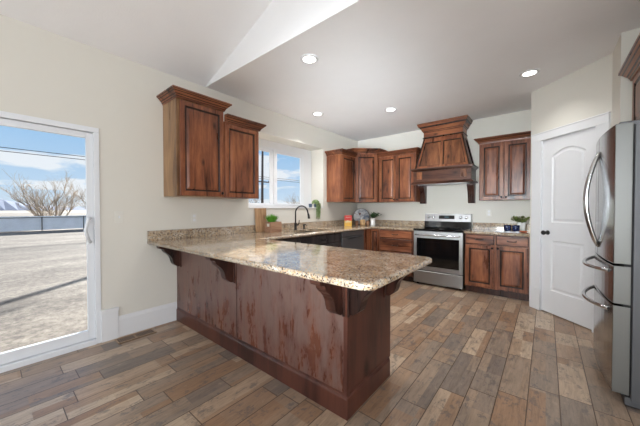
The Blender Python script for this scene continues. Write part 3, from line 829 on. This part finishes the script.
# ------------------------------------------------------------------ outlets, switch, vent
def plate(name, label, loc, rz, kind, group=None):
    t = thing(name, label, 'outlet' if kind == 'outlet' else 'switch', loc, rz, group)
    MB().box(-.036, -.006, -.058, .036, 0, .058, bev=.002).build('cover_plate', 'plate', t)
    if kind == 'outlet':
        for dz in (-.024, .024): MB().box(-.016, -.008, dz-.016, .016, -.005, dz+.016, bev=.002).build('socket', 'white', t)
    else: MB().box(-.006, -.016, -.012, .006, -.005, .012, bev=.001).build('toggle', 'white', t)
    return t
plate('light_switch', 'white light switch on the wall beside the sliding door', (.0, -.531, 1.174), rl, 'switch')
plate('wall_outlet', 'white outlet on the window wall below the tall cabinet', (.0, .208, 1.145), rl, 'outlet')
plate('wall_outlet', 'white outlet on the back wall right of the range', (2.496, YB, 1.182), 0, 'outlet')
t = thing('floor_register', 'bronze slotted floor register at the foot of the left wall', 'vent', (.115, -.43, 0))
m = MB(); m.box(-.065, -.16, 0, .065, .16, .004)
for sx in (-1, 1): m.box(sx*.065, -.16, 0, sx*.05, .16, .008)
m.build('frame', simple('register_bronze', srgb(168, 142, 116), .4, .4), t)
m = MB()
for i in range(18):
    y = -.145+i*.0165
    if i == 8: continue
    m.box(-.045, y, .004, .045, y+.009, .0065)
m.build('slots', simple('register_slot', srgb(70, 58, 48), .6), t)

# ------------------------------------------------------------------ things on the counters
M['crate'] = wood('crate_wood', srgb(108, 78, 60), srgb(146, 110, 88), srgb(172, 138, 112), axis='y', rough=.6)
M['board'] = wood('rough_board', srgb(136, 104, 76), srgb(174, 140, 106), srgb(200, 168, 132), rough=.55)
M['soil'] = simple('potting_soil', srgb(50, 38, 28), .9, 0, .3, 60)
M['grass'] = simple('bright_green_leaves', srgb(96, 160, 52), .5, 0, .35, 30)
M['leaf'] = simple('dark_green_leaves', srgb(62, 92, 56), .5, 0, .35, 30)
M['succ'] = simple('sage_leaves', srgb(112, 134, 84), .5, 0, .3, 40)
M['vase'] = simple('white_ceramic', srgb(236, 236, 234), .25)
def navy():
    m, N, b = mat('navy_dotted_glaze'); v = N.node('ShaderNodeTexVoronoi', Vector=N.coord(), Scale=46.).outputs[0]
    N.put(b, 'Base Color', N.mix(N.ramp(v, [(.2, 1), (.26, 0)]), srgb(18, 28, 62), srgb(92, 110, 160))); b.inputs['Roughness'].default_value = .18; return m
M['navy'] = navy()
M['cup'] = simple('slate_blue_glaze', srgb(70, 88, 110), .3)
t = thing('planter_box', 'brown wooden planter box left of the faucet holding a grassy plant', 'planter', (.235, 1.225, ZT))
m = MB(); a, b_, h_ = .065, .10, .148
m.box(-a, -b_, 0, a, b_, .012).box(-a, -b_, .012, -a+.012, b_, h_).box(a-.012, -b_, .012, a, b_, h_).box(-a+.012, -b_, .012, a-.012, -b_+.012, h_).box(-a+.012, b_-.012, .012, a-.012, b_, h_)
m.build('box', 'crate', t, bevel=.001)
MB().box(-a+.0121, -b_+.0121, .0121, a-.0121, b_-.0121, .12).build('soil', 'soil', t)
MB().box(-.012, -b_-.003, .085, .035, -b_, .125).build('tag', 'plate', t)
t2 = thing('potted_grass', 'tuft of bright green faux grass growing in the planter box', 'plant', (.235, 1.20, ZT+.1215))
m = MB()
for i in range(420):
    a = random.uniform(0, 2*pi); r = random.random()**.6; L = random.uniform(.11, .16); lean = r*.085
    p0 = Vector((cos(a)*r*.03, sin(a)*r*.04, 0)); p2 = p0+Vector((cos(a)*lean, sin(a)*lean, L*(1-.25*r)))
    p1 = (p0+p2)/2+Vector((0, 0, .012)); wv_ = Vector((-sin(a), cos(a), 0))*.003
    m.face([p0-wv_, p0+wv_, p1+wv_, p1-wv_]); m.face([p1-wv_, p1+wv_, p2])
o = m.build('blades', 'grass', t2)
t2.location.z = ZC+.1235
o = MB().box(-.008, -.10, 0, .008, .10, .34, bev=.002).build('wooden_board', 'board'); o.location = (.052, 1.165, ZT); o.rotation_euler = (0, R(-4.5), 0)
tag(o, 'tall light brown board leaning on the wall behind the planter box', 'board')
# sill things
t = thing('trailing_succulent', 'trailing succulent in a small pot on the right end of the window sill', 'plant', (-.035, 2.47, 1.277))
MB().lathe([(.028, 0), (.036, .05), (.038, .06), (.034, .06), (.03, .05), (.004, .05)], (0, 0, 0), 18).build('pot', 'cup', t)
m = MB()
def blob(m, p, r):
    m.lathe([(r*.3, -r*.9), (r*.9, -r*.4), (r, 0), (r*.8, r*.6), (r*.2, r*.95)], p, 6)
for i in range(130):
    a = random.uniform(0, 2*pi); e = random.uniform(0, pi/2); blob(m, (cos(a)*cos(e)*.065, sin(a)*cos(e)*.065, .07+sin(e)*.065), random.uniform(.008, .013))
for k in range(11):
    x0, y0 = .055+random.uniform(0, .02), random.uniform(-.055, .055); Lk = random.uniform(.13, .30)
    n = int(Lk/.011)
    for j in range(n): blob(m, (x0+random.uniform(-.004, .004), y0+random.uniform(-.004, .004), .065-j*.011), .0075)
m.build('leaves', 'succ', t)
o = MB().lathe([(.022, 0), (.030, .008), (.032, .06), (.028, .066), (.026, .06), (.026, .012), (.002, .01)], (0, 0, 0), 18).build('small_cup', 'cup'); o.location = (-.05, 2.34, 1.277)
tag(o, 'small slate blue cup on the window sill beside the trailing plant', 'cup')
# cookbook
t = thing('cookbook', 'small upright cookbook with red and yellow cover near the corner', 'book', (.30, 3.03, ZT), R(34))
M['red'] = simple('red_cover', srgb(196, 44, 36), .4); M['yellow'] = simple('yellow_cover', srgb(214, 168, 60), .4, 0, .15, 60)
MB().box(-.065, -.012, 0, .065, .012, .20, bev=.001).build('pages', 'plate', t)
m = MB(); m.box(-.07, -.015, .105, .07, -.0122, .205).build('cover_top', 'red', t)
m = MB(); m.box(-.07, -.015, 0, .07, -.0122, .1049).build('cover_bottom', 'yellow', t)
MB().box(-.07, .0122, 0, .07, .015, .205).build('cover_back', 'red', t)
MB().tube([(-.045+k*.0075, -.0152, .165+(.012 if k % 2 else -.006)) for k in range(13)], .0032, 5).build('title_script', 'plate', t)
m = MB().prism([(-.06, .07), (-.03, .062), (0, .075), (.04, .066), (.06, .08), (.055, .098), (.02, .104), (-.01, .112), (-.05, .10)], -.0158, -.015, 'y').build('cover_picture', simple('cover_photo', srgb(226, 196, 150), .5, 0, .5, 70), t)
# marble board
def marble():
    m, N, b = mat('blue_white_marble'); co = N.coord(); n1 = N.noise(co, 9, 4, .6, 1.5)
    c = N.ramp(n1, [(.35, srgb(120, 134, 154)), (.48, srgb(208, 212, 216)), (.58, srgb(230, 231, 232)), (.66, srgb(70, 80, 98)), (.72, srgb(214, 216, 220))])
    c = N.mix(N.ramp(N.noise(N.map(co, (1, 1, 1), (3, 2, 1)), 11, 2), [(.66, 0), (.69, 1)]), c, srgb(120, 72, 50))
    N.put(b, 'Base Color', c); b.inputs['Roughness'].default_value = .3; return m
M['marble'] = marble()
t = thing('serving_board', 'round white and blue marbled board leaning in the counter corner', 'board', (.235, 3.63, ZT+.003), R(40))
m = MB(); m.T = Matrix.Rotation(R(-8), 4, 'X'); m.lathe([(.001, -.007), (.165, -.007), (.168, 0), (.165, .007), (.001, .007)], (0, 0, .168), 40, 'y'); m.build('disc', 'marble', t)
m = MB(); m.T = Matrix.Rotation(R(-8), 4, 'X'); m.lathe([(.168, -.0065), (.171, -.0055), (.171, .0055), (.168, .0065)], (0, 0, .168), 40, 'y'); m.build('rim', 'knob', t)
M['lightwood'] = wood('light_wood', srgb(176, 138, 92), srgb(206, 170, 122), srgb(226, 196, 150), rough=.5, scale=2)
M['midwood'] = wood('walnut_ring', srgb(110, 78, 56), srgb(140, 104, 78), srgb(170, 132, 100), rough=.5, scale=2)
cup0 = None
t = thing('wooden_canister', 'pale wooden canister in front of the marbled board', 'canister', (.385, 3.425, ZT))
m = MB().lathe([(.045, 0), (.052, .01), (.052, .10), (.046, .112), (.040, .112), (.038, .02), (.002, .018)], (0, 0, 0), 22).build('body', 'lightwood', t)
m = MB()
for i in range(9):
    a = i/9*2*pi; m.tube([(cos(a)*.0515, sin(a)*.0515, .012), (cos(a)*.054, sin(a)*.054, .055), (cos(a)*.0515, sin(a)*.0515, .10)], .004, 6)
m.build('ribs', 'midwood', t)
for i, (x, y, lb) in enumerate(((.30, 3.34, 'small brown wooden cup left of the pale canister'), (.455, 3.50, 'small brown wooden cup between the canister and the white vase'))):
    o = MB().lathe([(.026, 0), (.032, .01), (.034, .085), (.03, .09), (.028, .085), (.026, .012), (.002, .01)], (0, 0, 0), 18).build('wooden_cup', 'midwood'); o.location = (x, y, ZT)
    tag(o, lb, 'cup', 'wooden cups in the corner')
# white vase with greenery
t = thing('flower_vase', 'white cylinder vase of dark greenery on the corner counter', 'vase', (.555, 3.53, ZT))
MB().lathe([(.044, 0), (.047, .006), (.047, .142), (.044, .148), (.04, .142), (.04, .03), (.002, .028)], (0, 0, 0), 24).build('vase_body', 'vase', t)
def sprays(m, n, spread, h, leafr, base=(0, 0, .13), bias=(0, 0)):
    for i in range(n):
        a = random.uniform(0, 2*pi); s_ = random.uniform(.2, 1)*spread; hh = h*random.uniform(.4, 1)
        end = Vector((cos(a)*s_+bias[0]*s_, sin(a)*s_+bias[1]*s_, hh)); b0 = Vector(base)
        pts = [b0+Vector((end.x*t_, end.y*t_, end.z*(t_**.75))) for t_ in (0, .25, .5, .75, 1)]
        m.tube(pts, .0018, 4)
        for t_ in [k/9 for k in range(2, 10)]:
            p = b0+Vector((end.x*t_, end.y*t_, end.z*(t_**.75)))
            for sgn in (-1, 1):
                d = Vector((random.uniform(-1, 1), random.uniform(-1, 1), random.uniform(-.2, .9))).normalized(); w_ = d.cross(Vector((0, 0, 1))).normalized()*leafr*.42
                L = leafr*random.uniform(.8, 1.3)
                m.face([p, p+d*L*.5+w_, p+d*L, p+d*L*.5-w_])
m = MB(); sprays(m, 26, .13, .11, .034, bias=(.35, .25)); m.build('greenery', 'leaf', t)
# right counter
def mug(loc, rz, label):
    t = thing('navy_mug', label, 'mug', loc, rz, 'navy mugs on the right counter')
    MB().lathe([(.034, 0), (.042, .006), (.046, .09), (.044, .093), (.041, .09), (.037, .012), (.002, .01)], (0, 0, 0), 24).build('mug_body', 'navy', t)
    MB().tube([(.043, 0, .075), (.066, 0, .07), (.072, 0, .047), (.06, 0, .025), (.04, 0, .02)], .0055, 8).build('handle', 'navy', t)
mug((2.782, 3.46, ZT), R(115), 'dotted navy mug on the right counter, left of its twin')
mug((2.882, 3.47, ZT), R(80), 'dotted navy mug on the right counter, nearer the green plant')
M['paper'] = simple('printed_paper', srgb(226, 230, 240), .6, 0, .08, 40)
o = MB().box(-.085, -.06, 0, .085, .06, .002).build('paper_napkin', 'paper'); o.location = (2.73, 3.33, ZT); o.rotation_euler = (0, 0, R(18)); tag(o, 'white folded napkin spread in front of the left navy mug', 'napkin')
t = thing('magazine', 'pale open magazine lying on the right counter in front of the mugs', 'magazine', (2.865, 3.345, ZT), R(-8))
m = MB(); m.prism([(-.075, 0), (0, .002), (.075, 0), (.075, .006), (.04, .016), (.004, .005), (0, .004), (-.004, .005), (-.04, .016), (-.075, .006)], -.05, .05, 'y'); m.build('pages', 'paper', t)
m = MB()
for k in range(5): m.box(-.06, -.04+k*.018, .0125, -.02, -.034+k*.018, .0148)
m.build('print', 'cup', t)
o = MB().lathe([(.03, 0), (.05, .004), (.056, .018), (.053, .018), (.047, .008), (.002, .006)], (0, 0, 0), 24).build('trinket_dish', simple('terracotta', srgb(178, 92, 52), .5, 0, .1, 30)); o.location = (2.975, 3.40, ZT); tag(o, 'low terracotta orange dish at the right end of the counter', 'dish')
t = thing('potted_plant', 'white pot with drooping green foliage behind the navy mugs', 'plant', (2.935, 3.62, ZT))
MB().lathe([(.04, 0), (.05, .006), (.055, .13), (.052, .135), (.047, .13), (.045, .11), (.002, .11)], (0, 0, 0), 24).build('pot', 'vase', t)
m = MB(); sprays(m, 34, .12, .10, .032, (0, 0, .11), (-.1, 0))
o = m.build('foliage', simple('olive_leaves', srgb(110, 124, 62), .5, 0, .3, 30), t)

# ------------------------------------------------------------------ outdoors
GZ = -.38
def ground():
    m, N, b = mat('dry_yard'); co = N.coord('Object')
    n1 = N.noise(N.map(co, (1, .5, 1)), .5, 6, .65); n2 = N.noise(co, 9, 5, .75)
    f = N.m('ADD', N.m('MULTIPLY', n1, .55), N.m('MULTIPLY', n2, .45))
    c = N.ramp(f, [(.38, srgb(66, 60, 56)), (.47, srgb(108, 100, 92)), (.55, srgb(132, 124, 114)), (.66, srgb(168, 162, 152))])
    c = N.mix(N.ramp(N.noise(co, 13, 5, .85), [(.5, 0), (.62, .7)]), c, srgb(72, 66, 60))
    N.put(b, 'Base Color', c); b.inputs['Roughness'].default_value = .95; return m
o = MB().box(-160, -80, GZ-.3, -.16, 160, GZ).build('yard_ground', ground()); struct(o)
M['fencew'] = simple('pale_fence_panel', srgb(232, 236, 242), .8, 0, .08, 1.5)
M['fencep'] = simple('dark_fence_post', srgb(70, 70, 74), .6, .4)
XF = -26
t = thing('yard_fence', 'low pale fence with dark posts and top rail across the far end of the yard', 'fence', (XF, 6, GZ))
MB().box(-.06, -24, .05, 0, 36, 1.10).build('panel', 'fencew', t)
MB().box(.01, -24, .98, .05, 36, 1.02).build('top_rail', 'fencep', t)
for k in range(24): MB().lathe([(.03, 0), (.03, 1.06)], (.07, -21.6+k*2.4, 0), 8).build('post', 'fencep', t)
M['bark'] = simple('grey_bark', srgb(112, 98, 84), .9, 0, .25, 3); M['twig'] = simple('pale_twigs', srgb(150, 136, 120), .9, 0, .3, 2)
def bare(loc, h, seed, label, n=7, spread=.8, name='bare_tree', group='leafless trees beyond the yard'):
    rnd = random.Random(seed); t = thing(name, label, 'tree', loc, 0, group)
    tr = MB(); tw = MB()
    def grow(p, d, L, r, lev):
        pts = [p]; dd = d.copy()
        for k in range(4):
            dd = (dd+Vector((rnd.uniform(-.22, .22), rnd.uniform(-.22, .22), rnd.uniform(-.05, .16)))).normalized(); pts.append(pts[-1]+dd*L/4)
        (tr if lev < 2 else tw).tube(pts, [r*(1-.13*k) for k in range(5)], 4 if lev else 6)
        if lev < 4:
            for k in range(4 if lev < 3 else 3):
                q_ = pts[rnd.randint(1, 4)]; nd = (dd+Vector((rnd.uniform(-1, 1), rnd.uniform(-1, 1), rnd.uniform(-.2, .7)))*.8).normalized()
                grow(q_, nd, L*rnd.uniform(.5, .72), r*.5, lev+1)
    for i in range(n):
        a = 2*pi*i/n+rnd.uniform(-.3, .3)
        grow(Vector((cos(a)*.08, sin(a)*.08, 0)), Vector((cos(a)*spread, sin(a)*spread, 1)).normalized(), h*.45, .05*h/4, 0)
    tr.build('trunk', 'bark', t); tw.build('branches', 'twig', t)
    return t
bare((-28, 1.9, GZ), 5.2, 1, 'wide leafless tree behind the fence, tallest in the sliding door view', 9, .8)
bare((-33, 6.4, GZ), 4.6, 2, 'leafless tree behind the fence, close to the door frame', 9, .6)
bare((-31, -2.6, GZ), 2.6, 3, 'low leafless shrub at the left of the tall bare trees', 7, .8)
bare((-30, 21.6, GZ), 5.0, 4, 'leafless tree low behind the utility pole in the sink window', 9, .8)
bare((-30, 33.5, GZ), 4.8, 5, 'leafless tree low in the right pane of the sink window', 9, .9)
M['pole'] = simple('weathered_pole', srgb(84, 76, 72), .9, 0, .2, 4)
t = thing('utility_pole', 'tall weathered utility pole seen through the sink window', 'pole', (-18, 15.55, GZ))
MB().tube([(0, 0, 0), (0, .02, 4), (.02, .05, 7.3)], [.14, .12, .10], 10).build('post', 'pole', t)
MB().box(-.05, -.9, 4.2, .05, .9, 4.3).build('crossarm', 'pole', t)
m = MB()
for dy in (-.8, .8): m.lathe([(.03, 4.3), (.045, 4.36), (.02, 4.42)], (0, dy, 0), 8)
m.build('insulators', 'cup', t)
o = MB()
for dz in (0, .38):
    pts = [(-40, -60+i*6, 7.2+dz+.012*((i-14)**2)*.12) for i in range(29)]; o.tube(pts, .035, 4)
o = o.build('power_line', 'fencep'); tag(o, 'two thin power lines crossing the sky beyond the yard', 'wires', kind='stuff')
def hill():
    m = MB(); rnd = random.Random(3); n = 60; P0 = []; 
    for i in range(n+1):
        y = -260+i*9.; e = math.exp(-((y+60)/85.)**2); hgt = 1.5+20*e*(1+.04*sin(i*1.3))+.5*sin(i*.7)
        P0.append((y, max(.5, hgt)))
    for (y0, h0), (y1, h1) in zip(P0, P0[1:]):
        m.face([(-500, y0, h0), (-500, y1, h1), (-430, y1, GZ), (-430, y0, GZ)]); m.face([(-500, y0, h0), (-500, y1, h1), (-640, y1, GZ), (-640, y0, GZ)])
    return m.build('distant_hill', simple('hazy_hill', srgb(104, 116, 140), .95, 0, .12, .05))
struct(hill(), 'low blue hill on the horizon at the left')
o = MB().box(-640, -500, GZ-.4, -160, 500, GZ-.02).build('far_plain', simple('far_plain', srgb(150, 140, 124), .95, 0, .15, .05)); struct(o)
